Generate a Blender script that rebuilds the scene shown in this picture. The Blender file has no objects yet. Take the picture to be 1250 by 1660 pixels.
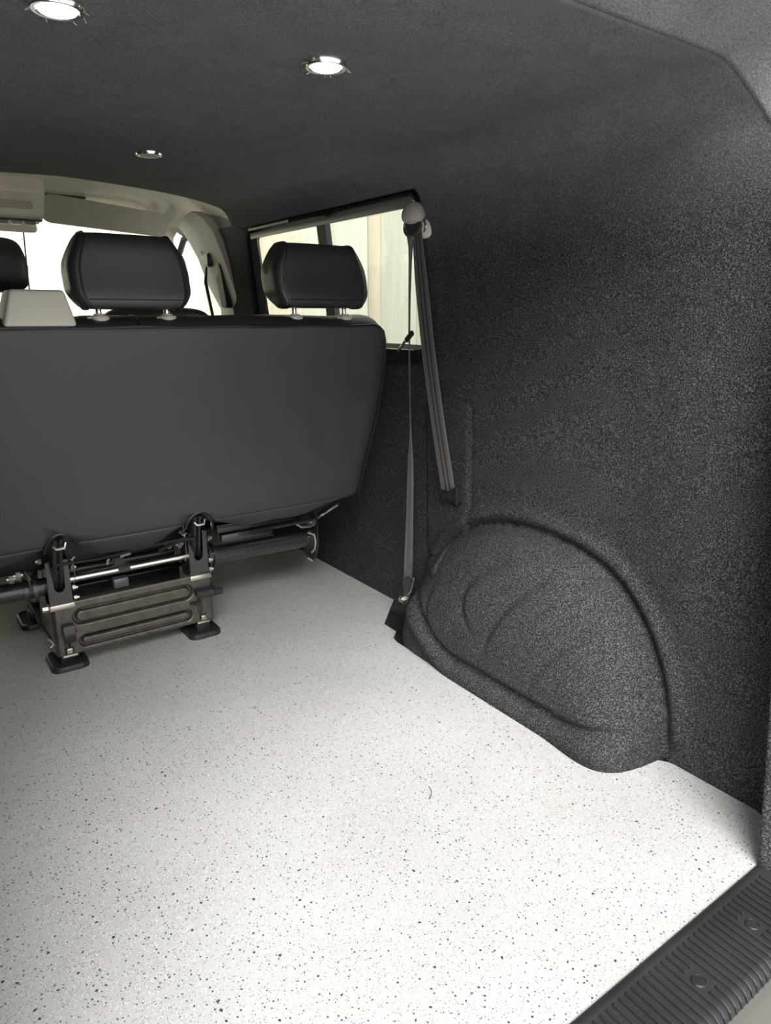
import bpy, bmesh, math, random
from mathutils import Vector, Matrix
from math import sin, cos, pi, sqrt, exp
S = bpy.context.scene
COL = S.collection
random.seed(7)

# ------------------------------------------------------------------ camera
cam_d = bpy.data.cameras.new('camera'); cam = bpy.data.objects.new('camera', cam_d); COL.objects.link(cam)
cam_d.sensor_fit = 'HORIZONTAL'; cam_d.sensor_width = 36.0
cam_d.lens = 1131.7 / 1250 * 36.0
cam_d.clip_start = 0.02; cam_d.clip_end = 200
cam.matrix_world = Matrix(((0.8146074, 0.15690197, -0.55838747, 0),
                           (-0.58001275, 0.22036327, -0.78423545, 0),
                           (0.0, 0.96271585, 0.27051469, 1.0), (0, 0, 0, 1)))
S.camera = cam
# ------------------------------------------------------------------ sky and exposure
w = bpy.data.worlds.new('sky'); S.world = w; w.use_nodes = True
bg = w.node_tree.nodes['Background']
bg.inputs['Color'].default_value = (1.0, 0.985, 0.965, 1); bg.inputs['Strength'].default_value = .55
S.view_settings.view_transform = 'Standard'; S.view_settings.look = 'None'
S.view_settings.gamma = 1.0; S.view_settings.use_curve_mapping = False
S.view_settings.exposure = 1.75
# hazy sun behind the van, high over its left rear corner, softened by cloud
sun_d = bpy.data.lights.new('hazy_sun', 'SUN'); sun = bpy.data.objects.new('hazy_sun', sun_d); COL.objects.link(sun)
sun_d.energy = 2.6; sun_d.angle = math.radians(40); sun_d.color = (1.0, .985, .97)
sun.rotation_euler = Vector((-.42, -.66, .80)).to_track_quat('Z', 'Y').to_euler()

# ------------------------------------------------------------------ materials
def new_mat(name, col=(.5, .5, .5), rough=.5, metal=0.0, spec=.5, coat=0.0, sheen=0.0):
    m = bpy.data.materials.new(name); m.use_nodes = True
    b = m.node_tree.nodes['Principled BSDF']
    b.inputs['Base Color'].default_value = (*col, 1); b.inputs['Roughness'].default_value = rough
    b.inputs['Metallic'].default_value = metal; b.inputs['Specular IOR Level'].default_value = spec
    b.inputs['Coat Weight'].default_value = coat; b.inputs['Sheen Weight'].default_value = sheen
    return m
def nd(m, t, **kw):
    n = m.node_tree.nodes.new(t)
    for k, v in kw.items():
        if k in n.inputs: n.inputs[k].default_value = v
        else: setattr(n, k, v)
    return n
def lk(m, a, b): m.node_tree.links.new(a, b)
def ocoord(m): return nd(m, 'ShaderNodeTexCoord').outputs['Object']
def bsdf(m): return m.node_tree.nodes['Principled BSDF']
def bump(m, h, strength, dist):
    b = nd(m, 'ShaderNodeBump', Strength=strength, Distance=dist); lk(m, h, b.inputs['Height']); lk(m, b.outputs[0], bsdf(m).inputs['Normal'])
def ramp(m, fac, stops):
    r = nd(m, 'ShaderNodeValToRGB'); e = r.color_ramp.elements
    while len(e) < len(stops): e.new(.5)
    for i, (p, c) in enumerate(stops):
        e[i].position = p; e[i].color = (*c, 1) if len(c) == 3 else c
    lk(m, fac, r.inputs[0]); return r.outputs[0]
def mix(m, fac, a, b, mode='MIX'):
    n = m.node_tree.nodes.new('ShaderNodeMix'); n.data_type = 'RGBA'; n.blend_type = mode
    for s, v in ((0, fac), (6, a), (7, b)):
        if hasattr(v, 'links'): lk(m, v, n.inputs[s])
        elif s == 0: n.inputs[0].default_value = v
        else: n.inputs[s].default_value = (*v, 1)
    return n.outputs[2]

def carpet(name):
    """one lining: coarse speckled pile on the walls, paler towards the roof, where ceiling brightness is painted into the colour"""
    m = new_mat(name, (.03, .03, .03), 1.0, 0, .08)
    n1 = nd(m, 'ShaderNodeTexNoise', Scale=330.0, Detail=3.0, Roughness=.75); lk(m, ocoord(m), n1.inputs['Vector'])
    n2 = nd(m, 'ShaderNodeTexNoise', Scale=14.0, Detail=4.0, Roughness=.6); lk(m, ocoord(m), n2.inputs['Vector'])
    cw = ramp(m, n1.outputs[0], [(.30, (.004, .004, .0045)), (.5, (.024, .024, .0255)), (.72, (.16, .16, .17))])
    cr = ramp(m, n1.outputs[0], [(.30, (.068, .068, .072)), (.5, (.112, .112, .117)), (.72, (.20, .20, .21))])  # paler roof tone of the same carpet, standing in for brighter ceiling light
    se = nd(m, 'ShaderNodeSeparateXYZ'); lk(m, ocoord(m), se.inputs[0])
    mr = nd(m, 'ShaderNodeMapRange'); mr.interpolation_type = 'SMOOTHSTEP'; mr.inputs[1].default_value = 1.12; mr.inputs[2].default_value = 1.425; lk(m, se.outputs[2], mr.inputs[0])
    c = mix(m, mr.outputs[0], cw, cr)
    v = ramp(m, n2.outputs[0], [(.3, (.90, .90, .90)), (.7, (1.10, 1.10, 1.10))])
    c = mix(m, 1.0, c, v, 'MULTIPLY')
    # stray pale fibres caught in the pile
    vo = nd(m, 'ShaderNodeTexVoronoi', Scale=46.0); lk(m, ocoord(m), vo.inputs['Vector'])
    f = ramp(m, vo.outputs['Distance'], [(0.0, (1, 1, 1)), (.035, (0, 0, 0))])
    sep = nd(m, 'ShaderNodeSeparateColor'); lk(m, vo.outputs['Color'], sep.inputs[0])
    g = ramp(m, sep.outputs[0], [(.90, (0, 0, 0)), (.93, (1, 1, 1))])
    c = mix(m, mix(m, 1.0, f, g, 'MULTIPLY'), c, (.35, .34, .3))
    lk(m, c, bsdf(m).inputs['Base Color'])
    bump(m, n1.outputs[0], .7, .003)
    return m
M = {}
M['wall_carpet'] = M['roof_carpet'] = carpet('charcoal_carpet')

def floor_mat():
    m = new_mat('speckled_vinyl', (.8, .79, .77), .42, 0, .4)
    oc = ocoord(m)
    base = None
    n0 = nd(m, 'ShaderNodeTexNoise', Scale=3.5, Detail=5.0); lk(m, oc, n0.inputs['Vector'])
    base = ramp(m, n0.outputs[0], [(.3, (.352, .347, .339)), (.7, (.40, .395, .386))])
    def specks(sc, rad, p0, col, base, off):
        mp = nd(m, 'ShaderNodeMapping', Location=(off, off * 1.7, .3)); lk(m, oc, mp.inputs[0])
        dn = nd(m, 'ShaderNodeTexNoise', Scale=sc * 3.0); lk(m, mp.outputs[0], dn.inputs['Vector'])
        ad = nd(m, 'ShaderNodeVectorMath', operation='MULTIPLY_ADD'); lk(m, dn.outputs['Color'], ad.inputs[0])
        ad.inputs[1].default_value = (.35 / sc, .35 / sc, 0); lk(m, mp.outputs[0], ad.inputs[2])
        vo = nd(m, 'ShaderNodeTexVoronoi', Scale=sc); vo.voronoi_dimensions = '2D'; lk(m, ad.outputs[0], vo.inputs['Vector'])
        sp = nd(m, 'ShaderNodeSeparateColor'); lk(m, vo.outputs['Color'], sp.inputs[0])
        # speck radius differs per cell
        mu = nd(m, 'ShaderNodeMath', operation='MULTIPLY'); lk(m, sp.outputs[1], mu.inputs[0]); mu.inputs[1].default_value = rad
        lt = nd(m, 'ShaderNodeMath', operation='LESS_THAN'); lk(m, vo.outputs['Distance'], lt.inputs[0]); lk(m, mu.outputs[0], lt.inputs[1])
        gt = nd(m, 'ShaderNodeMath', operation='GREATER_THAN'); lk(m, sp.outputs[0], gt.inputs[0]); gt.inputs[1].default_value = p0
        mm = nd(m, 'ShaderNodeMath', operation='MULTIPLY'); lk(m, lt.outputs[0], mm.inputs[0]); lk(m, gt.outputs[0], mm.inputs[1])
        return mix(m, mm.outputs[0], base, col)
    base = specks(420, .36, .35, (.28, .275, .27), base, .11)
    base = specks(330, .40, .55, (.55, .54, .52), base, .53)
    base = specks(260, .28, .66, (.12, .12, .13), base, .71)
    base = specks(130, .23, .70, (.06, .065, .075), base, 1.3)
    base = specks(62, .155, .80, (.04, .045, .05), base, 2.1)
    # faint scuffs and rusty smudges
    n3 = nd(m, 'ShaderNodeTexNoise', Scale=9.0, Detail=6.0, Roughness=.7); lk(m, oc, n3.inputs['Vector'])
    base = mix(m, ramp(m, n3.outputs[0], [(.66, (0, 0, 0)), (.74, (.35, .35, .35))]), base, (.42, .35, .27))
    lk(m, base, bsdf(m).inputs['Base Color'])
    n4 = nd(m, 'ShaderNodeTexNoise', Scale=700.0, Detail=2.0); lk(m, oc, n4.inputs['Vector'])
    bump(m, n4.outputs[0], .25, .001)
    return m
M['floor'] = floor_mat()

def vinyl(name, col, rough, sc=650, bs=.25):
    m = new_mat(name, col, rough, 0, .45)
    vo = nd(m, 'ShaderNodeTexVoronoi', Scale=sc); lk(m, ocoord(m), vo.inputs['Vector'])
    n = nd(m, 'ShaderNodeTexNoise', Scale=16.0, Detail=5.0); lk(m, ocoord(m), n.inputs['Vector'])
    d = tuple(c * .93 for c in col); l = tuple(c * 1.07 for c in col)
    lk(m, ramp(m, n.outputs[0], [(.3, d), (.7, l)]), bsdf(m).inputs['Base Color'])
    lk(m, ramp(m, n.outputs[0], [(.3, (rough * .94,) * 3), (.7, (rough * 1.06,) * 3)]), bsdf(m).inputs['Roughness'])
    bump(m, vo.outputs['Distance'], bs, .0006)
    return m
M['vinyl'] = vinyl('black_vinyl', (.020, .020, .020), .40)
M['back_vinyl'] = vinyl('grey_black_vinyl', (.034, .033, .032), .52)
M['thread'] = new_mat('piping_vinyl', (.012, .012, .012), .35)

def steel():
    m = new_mat('black_painted_steel', (.02, .02, .02), .28, 0, .6, coat=.4)
    n = nd(m, 'ShaderNodeTexNoise', Scale=90.0, Detail=5.0, Roughness=.7); lk(m, ocoord(m), n.inputs['Vector'])
    lk(m, ramp(m, n.outputs[0], [(.0, (.014, .013, .012)), (.66, (.028, .026, .024)), (.74, (.16, .14, .12))]), bsdf(m).inputs['Base Color'])
    lk(m, ramp(m, n.outputs[0], [(.3, (.22,) * 3), (.8, (.5,) * 3)]), bsdf(m).inputs['Roughness'])
    return m
M['steel'] = steel()
def worn():
    m = new_mat('worn_pressed_steel', (.05, .045, .04), .34, .7, .6)
    n = nd(m, 'ShaderNodeTexNoise', Scale=30.0, Detail=6.0, Roughness=.65); lk(m, ocoord(m), n.inputs['Vector'])
    lk(m, ramp(m, n.outputs[0], [(.3, (.085, .074, .066)), (.62, (.13, .115, .10)), (.78, (.26, .22, .18))]), bsdf(m).inputs['Base Color'])
    lk(m, ramp(m, n.outputs[0], [(.3, (.3,) * 3), (.8, (.5,) * 3)]), bsdf(m).inputs['Roughness'])
    return m
M['worn_steel'] = worn()
M['chrome'] = new_mat('chrome', (.75, .73, .70), .18, 1.0)
M['zinc'] = new_mat('zinc_plated_steel', (.55, .52, .46), .35, 1.0)
M['rod'] = new_mat('bright_rod', (.80, .75, .70), .28, 1.0)
M['beige'] = new_mat('beige_plastic', (.44, .41, .37), .5)
M['taupe'] = new_mat('taupe_plastic', (.27, .245, .23), .55)
M['headlining'] = vinyl('beige_headlining', (.74, .70, .60), .9, 900, .1)
M['visor'] = vinyl('visor_cloth', (.44, .42, .36), .9, 900, .1)
M['trim_dark'] = new_mat('dark_recess', (.04, .04, .04), .6)
M['plastic'] = new_mat('black_plastic', (.018, .018, .019), .38)
M['rubber'] = new_mat('black_rubber', (.010, .010, .010), .55)
M['gloss'] = new_mat('gloss_black_trim', (.005, .005, .005), .6, 0, .08)
M['rail'] = new_mat('grey_rail', (.2, .2, .195), .4, .3)
def web():
    m = new_mat('belt_webbing', (.05, .045, .043), .6, sheen=.3)
    wv = nd(m, 'ShaderNodeTexNoise', Scale=900.0); lk(m, ocoord(m), wv.inputs['Vector'])
    lk(m, ramp(m, wv.outputs[0], [(.3, (.036, .033, .032)), (.7, (.066, .060, .057))]), bsdf(m).inputs['Base Color'])
    bump(m, wv.outputs[0], .4, .0006)
    return m
M['web'] = web()
M['web_dark'] = new_mat('belt_webbing_dark_stripe', (.022, .020, .020), .6)
def sillmat():
    m = new_mat('sill_plastic', (.035, .036, .038), .45, 0, .35)
    n = nd(m, 'ShaderNodeTexNoise', Scale=420.0, Detail=3.0); lk(m, ocoord(m), n.inputs['Vector'])
    n2 = nd(m, 'ShaderNodeTexNoise', Scale=7.0, Detail=8.0, Roughness=.7); lk(m, ocoord(m), n2.inputs['Vector'])
    lk(m, ramp(m, n2.outputs[0], [(.3, (.011, .0115, .0125)), (.72, (.021, .021, .022)), (.85, (.09, .085, .075))]), bsdf(m).inputs['Base Color'])
    bump(m, n.outputs[0], .35, .0008)
    return m
M['sill'] = sillmat()
M['lip'] = new_mat('dusty_grey_sill_edge', (.085, .081, .074), .35, .2)
M['led'] = new_mat('led_lens', (.9, .9, .85), .4)
bsdf(M['led']).inputs['Emission Color'].default_value = (.93, 1.0, .86, 1); bsdf(M['led']).inputs['Emission Strength'].default_value = 14
M['led_off'] = new_mat('led_lens_unlit', (.42, .41, .36), .35)
def glass():
    m = bpy.data.materials.new('window_glass'); m.use_nodes = True
    nt = m.node_tree; nt.nodes.clear()
    o = nt.nodes.new('ShaderNodeOutputMaterial'); t = nt.nodes.new('ShaderNodeBsdfTransparent'); g = nt.nodes.new('ShaderNodeBsdfGlossy')
    t.inputs[0].default_value = (.93, .95, .91, 1); g.inputs['Roughness'].default_value = .02
    mx = nt.nodes.new('ShaderNodeMixShader'); fr = nt.nodes.new('ShaderNodeFresnel'); fr.inputs[0].default_value = 1.45
    nt.nodes.remove(fr); mx.inputs[0].default_value = .05; nt.links.new(t.outputs[0], mx.inputs[1]); nt.links.new(g.outputs[0], mx.inputs[2])
    nt.links.new(mx.outputs[0], o.inputs[0]); return m
M['glass'] = glass()
def concrete(name, col, col2):
    m = new_mat(name, col, .9)
    mp = nd(m, 'ShaderNodeMapping', Scale=(6, 6, 1.2)); lk(m, ocoord(m), mp.inputs[0])
    n = nd(m, 'ShaderNodeTexNoise', Scale=2.2, Detail=8.0, Roughness=.7); lk(m, mp.outputs[0], n.inputs['Vector'])
    n2 = nd(m, 'ShaderNodeTexNoise', Scale=24.0, Detail=6.0, Roughness=.75); lk(m, ocoord(m), n2.inputs['Vector'])
    c = ramp(m, n.outputs[0], [(.3, col2), (.65, col)])
    c = mix(m, ramp(m, n2.outputs[0], [(.60, (0, 0, 0)), (.72, (.6, .6, .6))]), c, tuple(v * .45 for v in col))
    lk(m, c, bsdf(m).inputs['Base Color']); return m
M['fence'] = concrete('weathered_fence', (.36, .37, .31), (.30, .31, .26))
M['fence_tan'] = concrete('weathered_fence_tan', (.36, .33, .26), (.30, .27, .21))
M['yard'] = concrete('yard_concrete', (.64, .63, .61), (.56, .55, .53))
M['cream'] = new_mat('cream_render', (.72, .72, .58), .9)

# ------------------------------------------------------------------ helpers
def link(name, me, mats, parent=None, smooth=True):
    if not isinstance(mats, (list, tuple)): mats = [mats]
    for m in mats: me.materials.append(M[m] if isinstance(m, str) else m)
    o = bpy.data.objects.new(name, me); COL.objects.link(o)
    if parent: o.parent = parent
    if smooth:
        for p in me.polygons: p.use_smooth = True
    return o
def fromdata(name, vs, fs, mats, parent=None, smooth=True, sharp=None):
    me = bpy.data.meshes.new(name); me.from_pydata([tuple(v) for v in vs], [], fs)
    bm = bmesh.new(); bm.from_mesh(me); bmesh.ops.recalc_face_normals(bm, faces=bm.faces); bm.to_mesh(me); bm.free()
    o = link(name, me, mats, parent, smooth)
    if smooth and sharp: me.set_sharp_from_angle(angle=math.radians(sharp))
    return o
class B:
    """collects simple shapes into one mesh"""
    def __init__(s): s.bm = bmesh.new()
    def _add(s, vs, fs, mat=0):
        v = [s.bm.verts.new(p) for p in vs]
        for f in fs:
            try: fc = s.bm.faces.new([v[i] for i in f]); fc.material_index = mat
            except ValueError: pass
        return v
    def box(s, lo, hi, bev=0.0, mat=0, rot=None, seg=2):
        x0, y0, z0 = lo; x1, y1, z1 = hi
        c = Vector(((x0 + x1) / 2, (y0 + y1) / 2, (z0 + z1) / 2))
        vs = [Vector(p) for p in ((x0, y0, z0), (x1, y0, z0), (x1, y1, z0), (x0, y1, z0), (x0, y0, z1), (x1, y0, z1), (x1, y1, z1), (x0, y1, z1))]
        if rot is not None: vs = [c + rot @ (p - c) for p in vs]
        v = s._add(vs, [(0, 3, 2, 1), (4, 5, 6, 7), (0, 1, 5, 4), (1, 2, 6, 5), (2, 3, 7, 6), (3, 0, 4, 7)], mat)
        if bev > 0:
            es = set(e for q in v for e in q.link_edges)
            bmesh.ops.bevel(s.bm, geom=list(es), offset=bev, segments=seg, affect='EDGES', profile=.5)
        return s
    def tube(s, pts, r, seg=10, mat=0, cap=True, closed=False):
        pts = [Vector(p) for p in pts]; n = len(pts); rings = []
        rr = r if isinstance(r, (list, tuple)) else [r] * n
        up = None
        for i, p in enumerate(pts):
            if closed: t = (pts[(i + 1) % n] - pts[i - 1])
            else: t = pts[min(i + 1, n - 1)] - pts[max(i - 1, 0)]
            t.normalize()
            if up is None: up = Vector((0, 0, 1)) if abs(t.z) < .9 else Vector((1, 0, 0))
            a = t.cross(up).normalized(); b = a.cross(t).normalized(); up = b
            rings.append([s.bm.verts.new(p + (a * cos(2 * pi * k / seg) + b * sin(2 * pi * k / seg)) * rr[i]) for k in range(seg)])
        m = n if closed else n - 1
        for i in range(m):
            A, C = rings[i], rings[(i + 1) % n]
            for k in range(seg):
                f = s.bm.faces.new((A[k], A[(k + 1) % seg], C[(k + 1) % seg], C[k])); f.material_index = mat
        if cap and not closed:
            s.bm.faces.new(rings[0][::-1]).material_index = mat; s.bm.faces.new(rings[-1]).material_index = mat
        return s
    def prism(s, poly, a, b, axis=0, mat=0, bev=0.0):
        """poly in the two other axes, extruded from a to b along axis"""
        def P(u, v, t): return {0: (t, u, v), 1: (u, t, v), 2: (u, v, t)}[axis]
        n = len(poly); vs = [P(u, v, a) for u, v in poly] + [P(u, v, b) for u, v in poly]
        fs = [tuple(range(n)), tuple(range(2 * n - 1, n - 1, -1))] + [(i, (i + 1) % n, n + (i + 1) % n, n + i) for i in range(n)]
        v = s._add(vs, fs, mat)
        if bev > 0:
            es = set(e for q in v for e in q.link_edges)
            bmesh.ops.bevel(s.bm, geom=list(es), offset=bev, segments=2, affect='EDGES')
        return s
    def lathe(s, prof, c, axis=2, seg=20, mat=0, ax2=None):
        """prof: (radius, height) pairs about centre c"""
        c = Vector(c)
        if ax2 is None: ax2 = Vector({0: (1, 0, 0), 1: (0, 1, 0), 2: (0, 0, 1)}[axis])
        ax2 = Vector(ax2).normalized()
        a = ax2.orthogonal().normalized(); b = ax2.cross(a)
        R = [[s.bm.verts.new(c + ax2 * h + (a * cos(2 * pi * k / seg) + b * sin(2 * pi * k / seg)) * max(r, 1e-5)) for k in range(seg)] for r, h in prof]
        for i in range(len(R) - 1):
            for k in range(seg):
                s.bm.faces.new((R[i][k], R[i][(k + 1) % seg], R[i + 1][(k + 1) % seg], R[i + 1][k])).material_index = mat
        s.bm.faces.new(R[0][::-1]).material_index = mat; s.bm.faces.new(R[-1]).material_index = mat
        return s
    def build(s, name, mats, parent=None, sharp=35):
        bmesh.ops.recalc_face_normals(s.bm, faces=s.bm.faces)
        me = bpy.data.meshes.new(name); s.bm.to_mesh(me); s.bm.free()
        o = link(name, me, mats, parent, True); me.set_sharp_from_angle(angle=math.radians(sharp)); return o
def grid(name, fn, nu, nv, mats, parent=None, skip=None, smooth=True):
    vs = []; fs = []
    for j in range(nv + 1):
        for i in range(nu + 1): vs.append(fn(i / nu, j / nv))
    for j in range(nv):
        for i in range(nu):
            a = j * (nu + 1) + i
            if skip:
                q = [vs[a], vs[a + 1], vs[a + nu + 2], vs[a + nu + 1]]
                c = [sum(p[k] for p in q) / 4 for k in range(3)]
                if skip(c): continue
            fs.append((a, a + 1, a + nu + 2, a + nu + 1))
    me = bpy.data.meshes.new(name); me.from_pydata([tuple(v) for v in vs], [], fs)
    bm = bmesh.new(); bm.from_mesh(me)
    bmesh.ops.delete(bm, geom=[v for v in bm.verts if not v.link_faces], context='VERTS'); bm.to_mesh(me); bm.free()
    return link(name, me, mats, parent, smooth)
def struct(o): o['kind'] = 'structure'; return o
def thing(name, label, cat, loc=(0, 0, 0), group=None):
    o = bpy.data.objects.new(name, None); COL.objects.link(o); o.location = loc; o.empty_display_size = .05
    o['label'] = label; o['category'] = cat
    if group: o['group'] = group
    return o
def tag(o, label, cat, group=None):
    o['label'] = label; o['category'] = cat
    if group: o['group'] = group
    return o
def settle(root):
    """keep parts where they were modelled in world space while the root stands at the thing's base"""
    off = root.location.copy()
    for ch in root.children: ch.location -= off
def ss(a, b, x):
    t = max(0, min(1, (x - a) / (b - a))); return t * t * (3 - 2 * t)
def gs(x, s): return exp(-(x / s) ** 2)
def rrect(u0, u1, v0, v1, r, n=6):
    P = []
    for cu, cv, a0 in ((u1 - r, v1 - r, 0), (u0 + r, v1 - r, pi / 2), (u0 + r, v0 + r, pi), (u1 - r, v0 + r, 3 * pi / 2)):
        for k in range(n + 1):
            a = a0 + pi / 2 * k / n; P.append((cu + r * cos(a), cv + r * sin(a)))
    return P
CX = 0.55      # middle line of the van

# ------------------------------------------------------------------ wall shape
def xbase(z):
    """inside of the carpeted wall, measured to the right-hand side"""
    if z < .9: x = 1.40 - .02 * z / .9
    elif z < 1.30: x = 1.38 - .04 * ((z - .9) / .4) ** 1.6
    else: x = 1.34
    return x
RC = .12
def profile(s):
    """s = height below 1.30, then arc, then flat ceiling"""
    if s <= 1.30: return xbase(s), s
    a = (s - 1.30) / RC
    if a < pi / 2: return 1.22 + RC * cos(a), 1.30 + RC * sin(a)
    return 1.22 - (s - 1.30 - RC * pi / 2), 1.42
def yrear(z, x=1.4):
    y = .535 + .16 * z / 1.42
    y += .065 * ss(1.24, 1.42, z)
    return y
def arch(y, z):
    """how far the wheel arch and other reliefs stand in from the wall"""
    yy = (y - 1.235) / (.455 if y > 1.235 else .455)
    r = ((abs(yy)) ** 2.3 + (max(z, 0) / .435) ** 2.3) ** (1 / 2.3)
    b = 0
    if r < 1.0:
        pw = 10 - 5 * ss(.0, .22, z); f = (1 - r ** pw) ** (.5 + .12 * ss(0, .2, z))
        b = .200 * f
        b -= .030 * ss(.05, .40, z) * f
    # soft roll of carpet along the outline, dark tuck just inside it
    b += .016 * gs(r - 1.07, .045) * ss(.0, .1, z) - .016 * gs(r - .985, .020)
    # tuck along the foot of the dome and the skirting below it
    if r < 1.02:
        zl = .055 + .12 * ss(1.35, 1.65, y) + .03 * ss(1.0, .8, y)
        b += .014 * gs(z - zl + .045, .03) * ss(1.02, .85, r)
        b -= .022 * gs(z - zl, .013) * ss(.99, .90, r)
        # pressed curved folds of the dome
        for z0, z1, d, fy in ((.12, .25, .007, lambda z: 1.500 - 6 * (z - .19) ** 2),
                              (.18, .36, .013, lambda z: 1.342 - 8 * (z - .245) ** 2),
                              (.15, .37, .013, lambda z: 1.225 - .35 * (z - .17) - 1.7 * (z - .17) ** 2),
                              (.12, .26, .009, lambda z: 1.06 - .5 * (z - .12) - 1.7 * (z - .12) ** 2)):
            q = fy(z) - y
            win = ss(z0 - .04, z0 + .04, z) * ss(z1 + .05, z1 - .03, z) * ss(.97, .85, r)
            b += win * d * (.5 * math.tanh(q / .010) * exp(-max(q, 0) / .07) * exp(min(q, 0) / .05) - .5 * gs(q + .004, .012))
    return b
def pocket(y, z):
    """raised carpeted cover of the belt reel"""
    dy = abs(y - 1.615) - .075; dz = abs(z - .50) - .23
    d = sqrt(max(dy, 0) ** 2 + max(dz, 0) ** 2) + min(max(dy, dz), 0) - .025
    return .007 * ss(.006, -.006, d) - .004 * gs(d - .004, .006)
WY0, WY1, WZ0, WZ1 = 1.735, 2.895, .865, 1.345
def rdist(y, z, y0, y1, z0, z1, r):
    dy = abs(y - (y0 + y1) / 2) - (y1 - y0) / 2 + r; dz = abs(z - (z0 + z1) / 2) - (z1 - z0) / 2 + r
    return sqrt(max(dy, 0) ** 2 + max(dz, 0) ** 2) + min(max(dy, dz), 0) - r
def wall_x(y, s):
    x, z = profile(s)
    if z <= 1.36:
        b = arch(y, z) + pocket(y, z)
        b += .045 * ss(1.02, .76, y) * (1 - min(1, z / 1.2))
    else: b = 0
    b += .003 * sin(y * 5.1 + z * 3) * sin(z * 4.3 + 1) * ss(.2, .5, z)
    # carpet rolls outwards around the window opening
    d = rdist(y, z, WY0, WY1, WZ0, WZ1 + .035, .07)
    k = ss(.03, -.01, d)
    if z < 1.41: b -= .028 * k
    # fold above the belt anchor pillar
    b += .006 * gs(y - 1.69, .04) * ss(.7, 1.0, z) * ss(1.36, 1.2, z)
    return x - b, z
def wallfn(side):
    SM = 1.30 + RC * .62
    def fn(u, v):
        s = -.02 + v * (SM + .02)
        z = profile(max(s, 0))[1]
        y0 = yrear(z); y = y0 + u * (3.14 - y0)
        x, z = wall_x(y, max(s, 0))
        if s < 0: z = s
        return ((x + .004 * ss(RC * .50, RC * .60, s - 1.30) if side > 0 else 2 * CX - x), y, z)
    return fn
def hole(c): return rdist(c[1], c[2], WY0, WY1, WZ0, WZ1, .05) < -.004
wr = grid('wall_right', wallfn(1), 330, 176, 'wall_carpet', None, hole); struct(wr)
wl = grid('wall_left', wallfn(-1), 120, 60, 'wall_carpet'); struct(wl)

# ceiling: flat ply lining with rounded shoulders
def yfront(x): return 2.53 + .77 * (x - CX) ** 2
def ceilfn(u, v):
    s_tot = 2 * (1.22 - CX) + 2 * (RC * (pi / 2 - .45))
    t = (u - .5) * s_tot; sg = 1 if t >= 0 else -1
    s = 1.30 + RC * pi / 2 + (1.22 - CX) - abs(t)
    x, z = profile(s)
    if s < 1.30 + RC * .60: x += .0004
    y0 = yrear(z, x); y1 = yfront(x); y = y0 + v * (y1 - y0)
    z += .004 * sin(x * 6) * sin(y * 3.3)* ss(1.3,1.1,x)
    return (CX + sg * (x - CX), y, z)
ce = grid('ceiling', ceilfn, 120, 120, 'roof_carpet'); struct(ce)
sol = ce.modifiers.new('ply', 'SOLIDIFY'); sol.thickness = .012; sol.offset = 1

# carpeted frame round the tailgate opening
def ring_pts():
    P = []
    for z, x in ((-.01, 1.20), (.1, 1.208), (.2, 1.218), (.32, 1.232), (.45, 1.247), (.7, 1.272), (.95, 1.310), (1.12, 1.338)):
        wy = yrear(z); k = ss(1.2, .1, z)
        P.append((x, wy - .02 - .038 * k, z, 1, 0))
    for k in range(0, 11):
        s = 1.2 + k * .03; x, z = profile(s)
        a = max(0, min(1, (s - 1.30) / (RC * pi / 2)))
        P.append((x - .012 + .010 * ss(1.2, 1.3, s), yrear(z, x), z - .002, cos(a * pi / 2), sin(a * pi / 2)))
    for x in (1.18, 1.1, 1.0, .85, .7, CX): P.append((x, yrear(1.42, x), 1.418, 0, 1))
    return P
RP = ring_pts(); full = RP + [(2 * CX - p[0], p[1], p[2], -p[3], p[4]) for p in RP[-2::-1]]
vs = []; fs = []
prof_r = [(None, None), (0, 0), (.004, -.008), (.016, -.022), (.034, -.048), (.055, -.082), (.078, -.115), (.105, -.14), (.14, -.155), (.20, -.165)]
for (x, y, z, nx, nz) in full:
    for k, (o_, r_) in enumerate(prof_r):
        if k == 0:
            sx = 1 if x >= CX else -1
            wx = wall_x(yrear(z), max(z, 0))[0] if z < 1.25 else None
            if wx: vs.append((CX + sx * (wx + .004 - CX), yrear(z) + .004, z))
            else: vs.append((x + nx * .003, y + .002, z + nz * .003))
        else: vs.append((x + nx * o_, y + r_, z + nz * o_))
nk = len(prof_r)
for i in range(len(full) - 1):
    for k in range(nk - 1): fs.append((i * nk + k, (i + 1) * nk + k, (i + 1) * nk + k + 1, i * nk + k + 1))
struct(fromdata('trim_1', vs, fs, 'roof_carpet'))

# ------------------------------------------------------------------ floor
FR = [(1.200, .478), (1.262, .487), (1.318, .508), (1.345, .538), (1.360, .57), (1.364, .60), (1.364, .66), (1.362, .72), (1.352, .764), (1.340, .782), (1.295, .795), (1.265, .802), (1.245, .817),
      (1.228, .845), (1.216, .885), (1.208, .938), (1.206, 1.2), (1.206, 1.45), (1.206, 1.585), (1.206, 1.63), (1.215, 1.665), (1.245, 1.69), (1.254, 1.705), (1.254, 1.762), (1.408, 1.915), (1.408, 3.3)]
FL = [(2 * CX - x, y) for x, y in FR][::-1]
bm = B(); bm.prism(FR + FL, -.010, 0.0, axis=2); fo = bm.build('floor', 'floor'); struct(fo)
b = B(); b.prism([(1.42, .47), (1.42, 3.4), (2 * CX - 1.42, 3.4), (2 * CX - 1.42, .47)], -.03, -.012, axis=2); struct(b.build('trim_2', 'rubber'))

# ------------------------------------------------------------------ tailgate sill plate
sp = thing('sill_plate', 'black ribbed plastic tailgate sill plate along the rear edge of the white floor', 'sill', (CX, .40, 0))
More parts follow.
